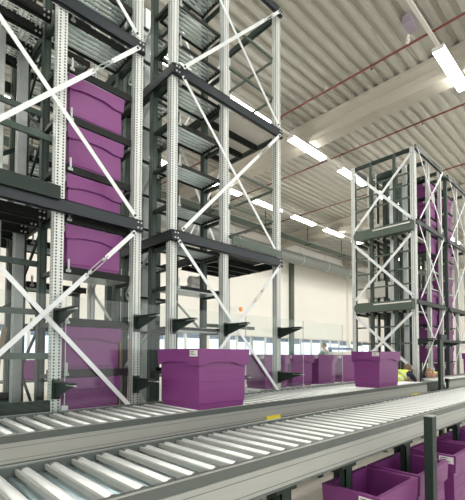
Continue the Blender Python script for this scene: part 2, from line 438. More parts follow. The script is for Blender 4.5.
def bracket(parent, x, z, m=None, L=.42):
    b = MB()
    b.prism([(YF-.05, z), (YF-.05-L, z+.01), (YF-.05-L, z-.02), (YF-.05, z-.15)], 0, x-.005, x+.005)
    b.box(x-.03, x+.03, YF-.05-L, YF-.05, z, z+.012).box(x-.04, x+.04, YF-.058, YF-.048, z-.16, z+.03)
    o = b.build('bracket_arm', m or green, parent)
    MB().cyl((x, YF-.05-L-.05, z-.01), (x, YF-.05-L+.16, z-.01), .008, 6).build('threaded_rod', galv_plain, o)
    return o
def grating(parent, x0, x1, y0, y1, z, step=.045):
    g = MB(); x = x0
    while x <= x1: g.box(x, x+.007, y0, y1, z-.02, z); x += step
    y = y0
    while y <= y1: g.box(x0, x1, y, y+.007, z-.012, z); y += step
    return g.build('grating_panel', galv_plain, parent)

def tower(name, label, xs, crate_bay, lift_bay, z_top, front_m):
    xa, xb, xc = xs
    T = thing(name, label, 'storage tower', (xa, YF, 0), 'purple crate towers')
    # uprights
    for x in xs:
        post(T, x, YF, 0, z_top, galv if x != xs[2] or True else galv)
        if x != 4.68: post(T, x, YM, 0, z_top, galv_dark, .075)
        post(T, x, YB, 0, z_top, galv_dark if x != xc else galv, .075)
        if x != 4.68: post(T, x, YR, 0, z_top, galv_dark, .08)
    fp = MB()
    for x in xs:
        for y in ((YF, YM, YB, YR) if x != 4.68 else (YF, YB)): fp.box(x-.07, x+.07, y-.07, y+.07, 0, .012)
    fp.build('foot_plate', galv_plain, T)
    for z in LV:
        if Z(z) > z_top+.1: continue
        beam_x(T, xa-.045, xc+.045, YF-.095, Z(z))
        beam_x(T, xa, xc if xc != 4.68 else 3.55, YR+.05, Z(z), m=green, name='rear_beam')
        for x in xs:
            beam_y(T, x-.02, YF, YR if x != 4.68 else YB, Z(z)-.02)
        if xa > 2: beam_y(T, xa-.062, YF-.09, YR, Z(z), .13, beam_m, 'outer_side_beam', .01)
    cx0, cx1 = crate_bay
    for k, z in enumerate(SH):
        zz = Z(z)
        if zz > z_top-.1: break
        shelf(T, cx0+.06, cx1-.06, YF+.03, YM-.03, zz, 6, plate=(k in (2, 3)))
        if k > 1: shelf(T, cx0+.06, cx1-.06, YB+.03, YR-.03, zz, 5)
        MB().box(cx0-.02, cx0+.02, YF+.04, YM-.04, zz-.06, zz-.02).build('support_rail', green, T)
        MB().box(cx1-.02, cx1+.02, YF+.04, YM-.04, zz-.06, zz-.02).build('support_rail', green, T)
    return T
def ties(T, lx0, lx1, ys, zs):
    for z in zs:
        MB().box(lx0, lx1, ys[0], ys[0]+.03, Z(z)-.015, Z(z)+.015).build('tie_bar', greenl, T)
        MB().box(lx1-.015, lx1+.015, ys[0], ys[1], Z(z)-.015, Z(z)+.015).build('tie_bar', greenl, T)

# ---- left tower: lift bay left, crate bay right
A = (.22, 1.35, 2.2)
T1 = tower('lift_tower', 'left storage tower, nearest, with six purple crates between perforated posts', A, (1.35, 2.2), (.22, 1.35), Z(5.9), galv)
zb = [Z(-.62)]+[Z(z) for z in LV]
yb = YF-.11
brace(T1, (.27, yb, Z(3.5)), (2.15, yb, Z(1.50)))
brace(T1, (.27, yb-.012, Z(1.47)), (2.15, yb-.012, Z(3.43)), turn=.78)
brace(T1, (.25, yb, Z(1.36)), (2.15, yb, Z(-.61)))
brace(T1, (.27, yb-.012, Z(-.61)), (2.13, yb-.012, Z(1.34)), turn=.77)
brace(T1, (.27, yb, Z(5.4)), (2.15, yb, Z(3.56)))
brace(T1, (.27, yb-.012, Z(3.52)), (2.15, yb-.012, Z(5.4)), turn=.5)
MB().box(.2, 1.33, YF-.13, YF-.105, Z(1.47), Z(1.60)).box(.2, 1.33, YF-.105, YF-.06, Z(1.59), Z(1.60)).build('kick_plate', green, T1)
for z in LV[:2]:
    for y in (4.02, 4.28, 4.62, 4.95): beam_x(T1, .27, 1.30, y, Z(z)-.06, .10, black, 'joist', bolts=True)
    for y0, y1 in ((4.06, 4.28), (4.33, 4.62), (4.67, 4.95)): grating(T1, .28, 1.29, y0, y1, Z(z)-.0)
# dark base sill and cross bars of the lift bay
MB().box(.2, 1.33, 3.84, 3.93, Z(-.56), Z(-.44)).box(.2, 1.33, 5.0, 5.08, Z(-.56), Z(-.44)).build('base_sill', green, T1)
MB().box(.24, 1.31, 3.93, 5.0, Z(-.55), Z(-.53)).build('base_deck', greenl, T1)
for z, yy in ((-.02, YF+.06), (.44, YM+.05), (2.12, YF+.055), (2.55, YM), (.95, YM+.05)):
    MB().box(.24, 1.33, yy, yy+.025, Z(z)-.03, Z(z)+.03).build('perforated_strip', galv_dark, T1)
# lift guides: pale round masts and dark channel rails, slanted struts
for (x, y, w, m) in ((1.24, 4.75, .09, galv_plain), (.98, 4.6, .07, galv_plain), (1.12, 5.3, .10, greenl), (.72, 5.1, .08, galv_plain), (1.30, 5.2, .07, greenl), (.52, 4.7, .06, greenl)):
    MB().box(x-w/2, x+w/2, y-w/2, y+w/2, .1, Z(5.6)).box(x-w/2-.012, x+w/2+.012, y-.01, y+.01, .1, Z(5.6)).build('guide_mast', m, T1)
for z in (.5, 1.9, 2.3, 2.75, 3.9, 4.3):
    MB().bar((.95, 4.95, Z(z)-.12), (1.33, 4.95, Z(z)+.14), .045, .03).build('strut', green, T1)
for x in (1.35, 2.2):
    bracket(T1, x, Z(.41)); bracket(T1, x, Z(-.27))
# side braces in the crate bay, right side
for k in (0, 2, 4, 6, 8):
    MB().bar((2.2, YM+.03, Z(SH[k])), (2.2, YB-.03, Z(SH[k]+.5)), .03, .02, (1, 0, 0)).bar((2.2, YB-.03, Z(SH[k]+.52)), (2.2, YM+.03, Z(SH[k]+1.0)), .03, .02, (1, 0, 0)).build('lattice_strut', galv_plain, T1)
    MB().bar((1.35, YM+.03, Z(SH[k])), (1.35, YB-.03, Z(SH[k]+.5)), .03, .02, (1, 0, 0)).bar((1.35, YB-.03, Z(SH[k]+.52)), (1.35, YM+.03, Z(SH[k]+1.0)), .03, .02, (1, 0, 0)).build('lattice_strut', green, T1)
names = {0: 'bottom purple crate of the left tower, just above the conveyor', 1: 'second purple crate from the bottom of the left tower, below the empty gap',
         3: 'lowest purple crate above the gap in the left tower, under the cross beam', 4: 'purple crate of the left tower directly above its dark cross beam',
         5: 'second purple crate from the top of the left tower', 6: 'topmost purple crate of the left tower, under the tube shelf'}
for k, l in names.items():
    crate(1.44, YF+.045-.02, Z(SH[k])+.019, l, .44, 'crates in the left tower')

# ---- middle tower: crate bay left (empty shelves), lift bay right
B = (2.69, 3.55, 4.68)
T2 = tower('lift_tower', 'middle storage tower with empty tube shelves and white crossed braces', B, (2.69, 3.55), (3.55, 4.68), Z(5.55), galv)
brace(T2, (2.76, yb-.012, Z(3.52)), (4.62, yb-.012, Z(5.42)), turn=.86)
brace(T2, (2.76, yb, Z(5.4)), (4.62, yb, Z(3.56)))
brace(T2, (2.76, yb, Z(3.42)), (4.62, yb, Z(1.50)), w=.04)
brace(T2, (2.76, yb-.012, Z(1.50)), (4.62, yb-.012, Z(3.42)), turn=.80)
brace(T2, (2.72, yb, Z(1.37)), (4.62, yb, Z(-.58)))
brace(T2, (2.76, yb-.012, Z(-.58)), (4.62, yb-.012, Z(1.36)), turn=.74)
for z0, z1 in ((1.5, 3.42), (3.55, 5.4)):
    brace(T2, (3.62, YB, Z(z1)), (4.62, YB, Z(z0)), side=(0, 1, 0), w=.04)
    brace(T2, (3.62, YB+.02, Z(z0)), (4.62, YB+.02, Z(z1)), side=(0, 1, 0), w=.025)
ties(T2, 3.55, 4.68, (YF+.03, YB), (2.1, 2.61, 4.1, 4.75))
for y in (4.25, 4.6, 4.95): beam_x(T2, 3.6, 4.63, y, Z(3.42), .10, black, 'joist', bolts=False)
for y0, y1 in ((3.9, 4.24), (4.3, 4.59), (4.65, 4.94)):
    MB().box(3.6, 4.63, y0, y1, Z(3.45), Z(3.47)).build('deck_panel', white, T2)
for y in (4.15, 4.4, 4.65, 4.9): beam_x(T2, 3.6, 4.63, y, Z(1.37), .08, black, 'joist', bolts=False)
MB().box(3.6, 4.63, 3.9, 5.0, Z(1.47), Z(1.49)).build('deck_panel', greenl, T2)
MB().box(3.6, 4.66, YF-.13, YF-.115, Z(1.50), Z(1.60)).box(3.6, 4.66, YF-.115, YF-.06, Z(1.59), Z(1.60)).build('kick_plate', greenl, T2)
MB().box(3.57, 4.64, YM, YM+.03, Z(.40), Z(.45)).build('tie_bar', greenl, T2)
for x in B: bracket(T2, x, Z(.40)); bracket(T2, x, Z(-.28))
for (x, y, w, m) in ((3.1, 5.2, .09, galv_plain), (3.3, 4.75, .10, greenl), (2.95, 4.7, .06, greenl)):
    MB().box(x-w/2, x+w/2, y-w/2, y+w/2, .1, Z(5.4)).box(x-w/2-.012, x+w/2+.012, y-.01, y+.01, .1, Z(5.4)).build('guide_mast', m, T2)
for k in (0, 2, 4, 6, 8):
    MB().bar((2.69, YM+.03, Z(SH[k])), (2.69, YB-.03, Z(SH[k]+.5)), .03, .02, (1, 0, 0)).bar((2.69, YB-.03, Z(SH[k]+.52)), (2.69, YM+.03, Z(SH[k]+1.0)), .03, .02, (1, 0, 0)).build('lattice_strut', galv_plain, T2)
    MB().bar((3.55, YM+.03, Z(SH[k])), (3.55, YB-.03, Z(SH[k]+.5)), .03, .02, (1, 0, 0)).build('lattice_strut', galv_plain, T2)
# small motor on the mid shelf
mt = MB().cyl((3.45, 4.5, Z(1.08)), (3.62, 4.5, Z(1.08)), .07, 12).box(3.42, 3.66, 4.42, 4.58, Z(.95), Z(1.01)).box(3.62, 3.68, 4.44, 4.56, Z(1.0), Z(1.17))
mt.build('lift_motor', white, T2)

# ---- right tower, far
Cx = (10.2, 11.2, 12.13, 12.66, 13.6, 14.55)
T3 = thing('lift_tower', 'right far storage tower with many purple crates and white crossed braces', 'storage tower', (10.2, YF, 0), 'purple crate towers')
zt = Z(5.40)
for i, x in enumerate(Cx):
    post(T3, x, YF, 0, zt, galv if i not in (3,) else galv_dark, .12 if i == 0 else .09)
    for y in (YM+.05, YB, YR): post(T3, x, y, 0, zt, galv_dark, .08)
post(T3, 10.2, YR+.02, 0, zt, galv, .11, 'corner_post')
for z in (1.36, 3.42, 5.36):
    for xa, xb in ((10.14, 12.2), (12.6, 14.6)): beam_x(T3, xa, xb, YF-.1, Z(z), .12, green, bolts=False)
    for x in Cx: beam_y(T3, x-.02, YF, YR, Z(z), .10)
    beam_x(T3, 10.2, 14.6, YR, Z(z), .1, green, 'rear_beam', bolts=False)
MB().box(12.13, 12.66, YF-.05, YF, Z(1.3), Z(1.4)).box(12.13, 12.66, YF-.05, YF, Z(3.36), Z(3.46)).box(12.13, 12.66, YF-.05, YF, Z(5.3), Z(5.4)).build('link_beam', green, T3)
xl = 10.2-.07
for z0, z1 in ((3.5, 5.25), (1.5, 3.15), (-.4, 1.12)):
    brace(T3, (xl, YF, Z(z0)), (xl, YR, Z(z1)), side=(1, 0, 0), w=.07)
    brace(T3, (xl-.012, YF, Z(z1)), (xl-.012, YR, Z(z0)), side=(1, 0, 0), w=.07)
def slab(z0, z1):        # rounded grey-green belt module across the left face
    r = (z1-z0)/2; zc = (z0+z1)/2; poly = []
    for i in range(9): a = math.pi/2 + math.pi*i/8; poly.append((5.35+r*-math.cos(a), zc+r*math.sin(a)))
    poly += [(YF-.02, zc-r), (YF-.02, zc+r)]
    o = MB().prism(poly, 0, xl-.12, xl+.05).build('belt_module', greenl, T3)
    MB().box(xl-.135, xl-.12, YF+.02, 4.9, zc+r*.35, zc+r*.6).build('edge_strip', white, o)
slab(Z(3.20), Z(3.46)); slab(Z(1.17), Z(1.43))
for z in (3.30, 1.28):
    for i in range(6):
        y0 = YF+.12+.26*i
        MB().box(10.3, 12.0, y0, y0+.15, Z(z)-.12, Z(z)-.10).build('deck_panel', white, T3)
        MB().box(10.3, 12.0, y0+.16, y0+.24, Z(z)-.17, Z(z)-.09).build('joist', green, T3)
for z in (4.75, 4.45, 4.1, 2.7, 2.25, 1.85, .75, .3):
    MB().box(xl+.03, xl+.06, YF, YR, Z(z)-.02, Z(z)+.02).build('tie_bar', greenl, T3)
# crossed braces on the front face
xm = 11.2
for z0, z1 in ((3.5, 5.3), (1.45, 3.35), (-.4, 1.28)):
    for xa, xb in ((10.28, 12.08), (12.72, 14.5)):
        brace(T3, (xa, yb, Z(z1)), (xb, yb, Z(z0)), w=.05); brace(T3, (xa, yb-.012, Z(z0)), (xb, yb-.012, Z(z1)), w=.05)
MB().cyl((11.2, yb-.03, Z(4.3)), (11.2, yb-.02, Z(4.3)), .14, 14).build('gusset_plate', galv_plain, T3)
# ladder-like lift carriage frame inside
lf = MB()
for y in (5.15, 5.4): lf.box(10.75, 10.79, y-.02, y+.02, .3, Z(5.3))
z = .5
while z < Z(5.2): lf.box(10.75, 10.79, 5.15, 5.4, z, z+.03); z += .24
lf.build('ladder', white, T3)
for (y, w, m) in ((4.95, .05, green), (4.75, .09, green), (4.55, .09, galv_plain), (4.42, .06, green), (4.2, .10, galv_plain), (4.08, .05, green)):
    MB().box(10.45-w/2, 10.45+w/2, y-w/2, y+w/2, .2, Z(5.1)).build('guide_mast', m, T3)
MB().cyl((10.5, 4.5, Z(5.0)), (10.5, 4.95, Z(5.0)), .14, 12).box(10.4, 10.62, 4.45, 4.6, Z(4.8), Z(5.05)).build('lift_motor', green, T3)
MB().box(10.4, 10.8, 4.9, 5.4, Z(3.55), Z(3.68)).box(10.4, 10.8, 4.75, 5.3, Z(1.6), Z(2.05)).build('lift_carriage', white, T3)
MB().box(10.95, 11.0, 4.0, 5.4, Z(-.5), Z(-.42)).build('base_sill', greenl, T3)
SH3 = [-.70+.515*k for k in range(12)]
stk = {'b': (11.42, [1, 2, 3, 4, 7, 8, 9, 10], 'left column'), 'c': (12.82, [0, 1, 2, 3, 4, 5, 6, 7, 8, 9, 10], 'right column')}
ordn = ['bottom', 'second from bottom', 'third from bottom', 'fourth from bottom', 'fifth from bottom', 'sixth from bottom', 'seventh from bottom', 'eighth from bottom', 'ninth from bottom', 'tenth from bottom', 'eleventh from bottom']
for key, (cx, ks, cn) in stk.items():
    for k in range(0, 12):
        if k == 0 and key in 'ab': continue
        zz = Z(SH3[k])
        s = MB().box(cx-.08, cx+CL+.1, YF+.05, YF+.07, zz-.03, zz+.0).box(cx-.08, cx-.05, YF+.05, YM+.05, zz-.03, zz).box(cx+CL+.04, cx+CL+.07, YF+.05, YM+.05, zz-.03, zz).box(cx-.08, cx+CL+.1, YF+.08, YM+.04, zz-.02, zz-.005)
        s.build('shelf', galv_plain if k in (5, 6) else green, T3)
    for n_, k in enumerate(ks):
        top = ' and topmost' if n_ == len(ks)-1 else ''
        crate(cx, YF+.06, Z(SH3[k])+.005, 'purple crate in the right far tower, %s of it, %s%s' % (cn, ordn[n_], top), .44, 'crates in the right far tower')
for x in Cx[:4]: bracket(T3, x, Z(.40))
beam_x(T3, 10.2, 14.6, YF-.5, Z(.36), .07, green, 'handrail', bolts=False)

# ================================================================ roller conveyors
def conveyor(label, x0, x1, y0, y1, zs, legs, pitch=.135, strips=True, xoff=0., drive=True, bot=-.185):
    """y0,y1 outer faces; zs = top of the side rail"""
    Cn = thing('roller_conveyor', label, 'conveyor', ((x0+x1)/2, y0, 0), 'roller conveyors')
    for s, ya in ((1, y0), (-1, y1)):
        q = lambda a, b: (ya+min(s*a, s*b), ya+max(s*a, s*b))
        r = MB()
        r.box(x0, x1, *q(0, .035), zs+bot, zs-.055)
        o = r.build('side_profile', alu, Cn)
        MB().box(x0, x1, *q(.006, .040), zs-.055, zs).build('rail_cap', railm, o)
        MB().box(x0, x1, *q(.001, .012), zs-.003, zs+.002).box(x0, x1, *q(-.004, .010), zs-.062, zs-.054).build('cap_edge', alu, o)
        gr = MB()
        for zz in (zs-.085, zs-.165): gr.box(x0, x1, *q(-.0015, .002), zz, zz+.003)
        gr.build('groove', railm, o)
        MB().box(x0, x1, *q(-.006, .03), zs+bot-.012, zs+bot).build('bottom_lip', railm, o)
    # rollers
    rl = y1-y0-.09
    rm = MB().cyl((0, 0, 0), (0, rl, 0), .027, 14).mesh('roller', chrome)
    em = MB().cyl((0, -.004, 0), (0, .02, 0), .029, 12).mesh('end_cap', railm)
    lm = MB().cyl((0, 0, 0), (0, rl, 0), .020, 10).mesh('drive_roller', chrome_b)
    sm = MB().box(-.007, .007, 0, rl, -.016, .010).mesh('guide_strip', alu)
    x = x0+.06+xoff; n = 0
    while x < x1-.05:
        o = link_mesh('roller', rm, Cn, (x, y0+.045, zs-.032)); n += 1
        if x < 4.5:
            for yy in (0, rl-.02): link_mesh('end_cap', em, o, (x, y0+.045+yy, zs-.032))
        if drive and x < 7: link_mesh('drive_roller', lm, Cn, (x-.060, y0+.045, zs-.062))
        if strips and x < 9: link_mesh('guide_strip', sm, Cn, (x-.036, y0+.045, zs-.022))
        x += pitch
    MB().box(x0, x1, y0+.04, y1-.04, zs-.11, zs-.10).build('pan', bluish, Cn)
    for x in legs:
        for y in (y0+.02, y1-.08):
            MB().box(x-.045, x+.045, y, y+.008, 0, zs+bot).box(x-.045, x-.037, y, y+.05, 0, zs+bot).box(x+.037, x+.045, y, y+.05, 0, zs+bot).build('leg', green, Cn)
        MB().box(x-.02, x+.02, y0+.03, y1-.04, zs+bot-.10, zs+bot-.05).build('cross_tie', green, Cn)
        MB().box(x-.09, x+.09, y0+.015, y1-.03, zs+bot-.045, zs+bot-.012).build('saddle', green, Cn)
    return Cn
ZS = Z(-.545)
C1 = conveyor('near roller conveyor crossing the foreground with bright steel rollers', -.6, 13.4, 1.37, 2.13, ZS, (.5, 1.76, 2.45, 3.45, 4.83, 6.4, 8.5, 11), xoff=.055)
C2 = conveyor('middle roller conveyor carrying the large purple crates past the towers', -.4, 8.1, 2.87, 3.77, ZS+.01, (-.1, 1.2, 2.7, 4.4, 6.3, 7.9), xoff=.02)
MB().box(8.1, 8.75, 2.86, 2.93, ZS-.16, ZS-.01).build('drive_box', green, C2)
C3 = conveyor('farther stretch of the middle conveyor beyond the gap, under the rightmost crate', 9.3, 17.5, 2.87, 3.43, ZS+.01, (9.5, 11.5, 14, 16.5), strips=False, drive=False)
C4 = conveyor('back conveyor behind the tower line carrying a row of purple crates', 4.85, 8.6, 4.33, 5.0, Z(-.60), (5.0, 6.5, 8.3), strips=False, drive=False)
tr = thing('transfer_table', 'dark transfer table with a yellow sticker below the middle tower right bay', 'table', (4.1, 4.5, 0))
MB().box(3.62, 4.60, 4.0, 5.0, Z(-.70), Z(-.62)).build('table_top', green, tr)
MB().box(3.62, 4.60, 4.0, 4.05, Z(-.62), Z(-.58)).box(3.62, 4.60, 4.95, 5.0, Z(-.62), Z(-.52)).build('edge_rail', greenl, tr)
MB().box(3.95, 4.3, 4.93, 4.948, Z(-.60), Z(-.56)).build('yellow_sticker', yellow, tr)
for x in (3.68, 4.54):
    for y in (4.06, 4.94): MB().box(x-.03, x+.03, y-.03, y+.03, 0, Z(-.70)).build('leg', green, tr)

# crates on conveyors
zc = ZS+.0
crate(2.325, 2.885, zc, 'largest purple crate, on the middle conveyor in front of the middle tower', HB, 'crates on the conveyors', wide=.20)
crate(6.09, 2.875, zc, 'purple crate on the middle conveyor right of centre, beside the yellow vests', HB, 'crates on the conveyors', lng=.09)
crate(12.25, 2.89, zc, 'purple crate cut off by the right picture edge, on the middle conveyor', HB, 'crates on the conveyors')
for x, l in ((5.02, 'purple crate on the back conveyor, leftmost, right of the middle tower post'), (5.80, 'purple crate on the back conveyor, second from left'), (6.66, 'purple crate on the back conveyor, third from left'), (7.55, 'purple crate on the back conveyor, rightmost, behind the crate right of centre')):
    crate(x, 4.42, Z(-.60)-.002, l, HB, 'crates on the back conveyor')
crate(3.95, 4.50, Z(-.62), 'purple crate on the transfer table inside the middle tower lift bay', HB, 'crates on the back conveyor', m=purple_d)
# crates on the floor rollers in front of the near conveyor
FR = .06
fl = [(2.36, 'front purple open crate at the bottom edge, left of the green post'), (3.02, 'open purple crate behind the dark green post, second in the lower row'), (3.84, 'open purple crate with a white label, just right of the green post, third in row'),
      (4.52, 'open purple crate fourth in the lower row at the right edge'), (5.25, 'open purple crate fifth in the lower row, under the near conveyor at right'), (5.95, 'farthest open purple crate of the lower row')]
for x, l in fl:
    crate(x, 1.13, Z(-.90)-HL, l, HL, 'crates in the lower row', m=purple_d)
lc = thing('floor_roller_track', 'low roller track on the floor under the front row of crates', 'conveyor', (4, 1.1, 0))
MB().box(2.2, 7, 1.12, 1.15, 0, .09).box(2.2, 7, 1.53, 1.56, 0, .09).build('track_rail', green, lc)
trm = MB().cyl((0, 0, 0), (0, .38, 0), .022, 8).mesh('roller', chrome)
x = 2.3
while x < 6.95: link_mesh('roller', trm, lc, (x, 1.15, .085)); x += .15
# crates between the two conveyors, low down
zr = Z(-.73)
for x, l in ((2.30, 'low purple crate glimpsed between the conveyors, directly under the largest crate'), (2.97, 'low purple crate glimpsed between the conveyors, left of the yellow tag'), (3.64, 'low purple crate glimpsed between the conveyors behind the yellow tag'), (4.31, 'low purple crate glimpsed between the conveyors, right of the yellow tag')):
    crate(x, 3.02, zr-HL, l, HL, 'low crates under the middle conveyor', m=purple)
lt = thing('low_rack', 'low dark rack under the middle conveyor holding crates', 'rack', (3.6, 3.2, 0))
MB().box(2.2, 5.0, 3.0, 3.04, zr-HL-.06, zr-HL).box(2.2, 5.0, 3.42, 3.46, zr-HL-.06, zr-HL).build('rack_rail', green, lt)
for x in (2.25, 3.6, 4.95):
    for y in (3.02, 3.44): MB().box(x-.02, x+.02, y-.02, y+.02, 0, zr-HL-.06).build('rack_leg', green, lt)
# yellow tags
tag(MB().box(3.26, 3.50, 2.845, 2.852, Z(-.765), Z(-.685)).build('yellow_tag', yellow), 'yellow tag below the middle conveyor between the two conveyors', 'tag')
tag(MB().box(5.45, 5.62, 2.13, 2.142, Z(-.60), Z(-.535)).box(5.45, 5.62, 2.10, 2.142, Z(-.543), Z(-.535)).build('yellow_tag', yellow), 'small yellow tag on the far rail of the near conveyor, below the right centre crate', 'tag')
# guard posts
gp = thing('guard_post', 'thick dark green steel post standing in front of the lower crates', 'post', (3.03, 1.06, 0))
GX = 3.03
MB().prism([(GX-.04, 1.03), (GX+.04, 1.03), (GX+.04, 1.09), (GX+.032, 1.09), (GX+.032, 1.038), (GX-.032, 1.038), (GX-.032, 1.09), (GX-.04, 1.09)], 2, 0, Z(-.45)).build('channel', green, gp)
MB().box(GX-.042, GX+.042, 1.028, 1.092, Z(-.45), Z(-.443)).build('top_cap', alu, gp)
MB().box(GX-.13, GX+.13, .94, 1.1, 0, .012).build('foot_plate', green, gp)
gp = thing('side_post', 'slim dark green post rising above the near conveyor at right', 'post', (6.7, 2.2, 0))
MB().prism([(6.64, 2.15), (6.76, 2.15), (6.76, 2.23), (6.75, 2.23), (6.75, 2.16), (6.64, 2.16)], 2, 0, Z(.33)).build('channel', green, gp)
MB().box(6.752, 6.77, 2.15, 2.23, 0, Z(.33)).build('flange', greenl, gp)
MB().box(6.63, 6.9, 2.13, 2.17, Z(.25), Z(.33)).build('bracket', green, gp)
gp = thing('sensor_post', 'short dark stub post with a sensor beside the slim green post', 'post', (7.4, 2.3, 0))
MB().box(7.38, 7.42, 2.27, 2.31, 0, Z(-.47)).build('stub', green, gp)
MB().box(7.36, 7.44, 2.26, 2.32, Z(-.47), Z(-.41)).build('sensor', black, gp)
# acrylic guard in front of the towers
ag = thing('acrylic_guard', 'clear acrylic guard panels standing between the middle conveyor and the towers', 'guard', (3.5, 3.80, 0))
sx = [-.2, 1.42, 2.65, 3.91, 5.27, 6.5]
for a, b in zip(sx, sx[1:]):
    MB().box(a+.006, b-.006, 3.798, 3.804, ZS, Z(.56)).build('clear_panel', glass_m, ag)
    MB().box(b-.004, b+.002, 3.796, 3.806, ZS-.02, Z(.56)).build('edge_strip', galv_plain, ag)
    MB().box(b-.03, b+.03, 3.785, 3.82, ZS-.04, ZS+.05).build('clip', galv_plain, ag)
# ---- odds and ends seen behind
tag(MB().box(4.35, 4.62, 8.2, 8.45, 0, Z(.36)).box(4.30, 4.67, 8.15, 8.5, 0, .02).build('orange_column', orange_m), 'orange column glimpsed between the left and middle towers', 'column')
ld = thing('wooden_ladder', 'pale wooden ladder leaning at the lower left inside the left tower', 'ladder', (.9, 4.9, 0))
MB().bar((.78, 4.8, .6), (1.02, 4.86, Z(.3)), .05, .03).bar((.98, 4.95, .6), (1.18, 5.0, Z(.3)), .05, .03).build('side_rail', wood, ld)
for i in range(6): t = i/6; MB().cyl((.78+.24*t, 4.8+.06*t, .75+t*1.1), (.98+.2*t, 4.95+.05*t, .75+t*1.1), .014, 6).build('rung', wood, ld)
# purple crates far behind, seen in gaps
k = 0
ps = thing('back_shelf', 'low grey shelf far behind the towers holding crates', 'shelf', (3.5, 9.3, 0))
MB().box(1.5, 6.5, 9.1, 9.7, Z(-.62), Z(-.58)).box(1.5, 6.5, 9.1, 9.7, .2, .24).build('shelf_board', greenl, ps)
for x in (1.55, 4, 6.45):
    for y in (9.13, 9.67): MB().box(x-.03, x+.03, y-.03, y+.03, 0, Z(-.58)).build('leg', greenl, ps)
for x, l in ((2.3, 'purple crate far behind, glimpsed through the left bay of the left tower'), (3.3, 'purple crate far behind, hidden mostly by the left tower crates'), (5.0, 'purple crate far behind, glimpsed in the gap between left and middle towers')): crate(x, 9.2, Z(-.58), l, .44, 'crates far behind the towers')
# blue machine arm by the far worker
wp = thing('work_platform', 'low grey platform under the distant worker beyond the crates', 'platform', (12.9, 8.3, 0))
MB().box(12.3, 13.5, 7.8, 8.9, .30, .34).build('top_board', greenl, wp)
for x in (12.34, 13.42):
    for y in (7.84, 8.82): MB().box(x, x+.05, y, y+.05, 0, .30).build('leg', green, wp)
bl = thing('blue_machine', 'blue and white machine bar beside the far worker near the windows', 'machine', (14.2, 8.6, 0))
MB().box(13.6, 15.6, 8.45, 8.6, Z(.20), Z(.30)).build('blue_bar', blue_m, bl)
MB().box(13.6, 15.6, 8.45, 8.9, Z(-.1), Z(.12)).build('white_body', white, bl)
for x in (13.7, 15.5): MB().box(x-.05, x+.05, 8.5, 8.6, 0, Z(.2)).build('leg', greenl, bl)
# dark wrapped machine parts under the conveyors on the left

for x, w, m, l in ((.95, .22, green, 'dark drive motor casing low under the middle conveyor at the left'), (1.28, .30, greenl, 'pale green control box low under the middle conveyor at the left'), (1.66, .24, galv_plain, 'light grey junction box low under the middle conveyor, beside the pale green one')):
    cb = thing('control_box', l, 'box', (x, 3.1, Z(-1.1)))
    MB().box(x, x+w, 3.1, 3.34, Z(-1.1), Z(-.775)).build('casing', m, cb)
    MB().box(x+.03, x+w-.03, 3.09, 3.1, Z(-1.06), Z(-.82)).build('cover', galv_plain if m is greenl else m, cb)
    MB().box(x+w/2-.02, x+w/2+.02, 3.2, 3.25, 0, Z(-1.1)).build('stand', green, cb)
# ================================================================ people
def head_mesh():
    bm = bmesh.new(); bmesh.ops.create_uvsphere(bm, u_segments=20, v_segments=14, radius=.1)
    for v in bm.verts:
        x, y, z = v.co
        v.co.y = y*1.0; v.co.x = x*.78; v.co.z = z*1.18
        if z < 0: v.co.x *= 1+.25*z/.1*.9; v.co.y *= 1+.12*z/.1
        if y < -.05 and z < .02: v.co.y += .006
        if y < -.085 and abs(x) < .03 and -.03 < z < .02: v.co.y -= .02         # nose
        if y < -.07 and abs(abs(x)-.035) < .02 and 0 < z < .03: v.co.y += .010     # sockets
        if y < -.06 and z < -.075: v.co.y -= .010                                 # chin
    for s in (-1, 1):                                                             # ears
        q = bmesh.ops.create_uvsphere(bm, u_segments=8, v_segments=6, radius=.026)
        for v in q['verts']: v.co = Vector((v.co.x*.4+s*.080, v.co.y*.7+.008, v.co.z*1.2-.005))
    q = bmesh.ops.create_uvsphere(bm, u_segments=10, v_segments=6, radius=.024)   # lips
    for v in q['verts']: v.co = Vector((v.co.x*1.0, v.co.y*.35-.080, v.co.z*.4-.055))
    return bm
def skin_body(chains, sub=1):
    """chains: list of [(point, radius), ...]; consecutive points joined; shared points merged"""
    verts, rad, edges, idx = [], [], [], {}
    for ch in chains:
        prev = None
        for p, r in ch:
            k = tuple(round(c, 4) for c in p)
            if k not in idx: idx[k] = len(verts); verts.append(p); rad.append(r)
            if prev is not None: edges.append((prev, idx[k]))
            prev = idx[k]
    me = bpy.data.meshes.new('tmp'); me.from_pydata(verts, edges, [])
    o = bpy.data.objects.new('tmp', me); COL.objects.link(o)
    md = o.modifiers.new('s', 'SKIN'); md.use_smooth_shade = True
    for i, r in enumerate(rad):
        rv = r if isinstance(r, tuple) else (r, r); me.skin_vertices[0].data[i].radius = rv
    me.skin_vertices[0].data[0].use_root = True
    sb = o.modifiers.new('u', 'SUBSURF'); sb.levels = sub; sb.render_levels = sub
    dg = bpy.context.evaluated_depsgraph_get(); dg.update()
    out = bpy.data.meshes.new_from_object(o.evaluated_get(dg))
    bpy.data.objects.remove(o); return out
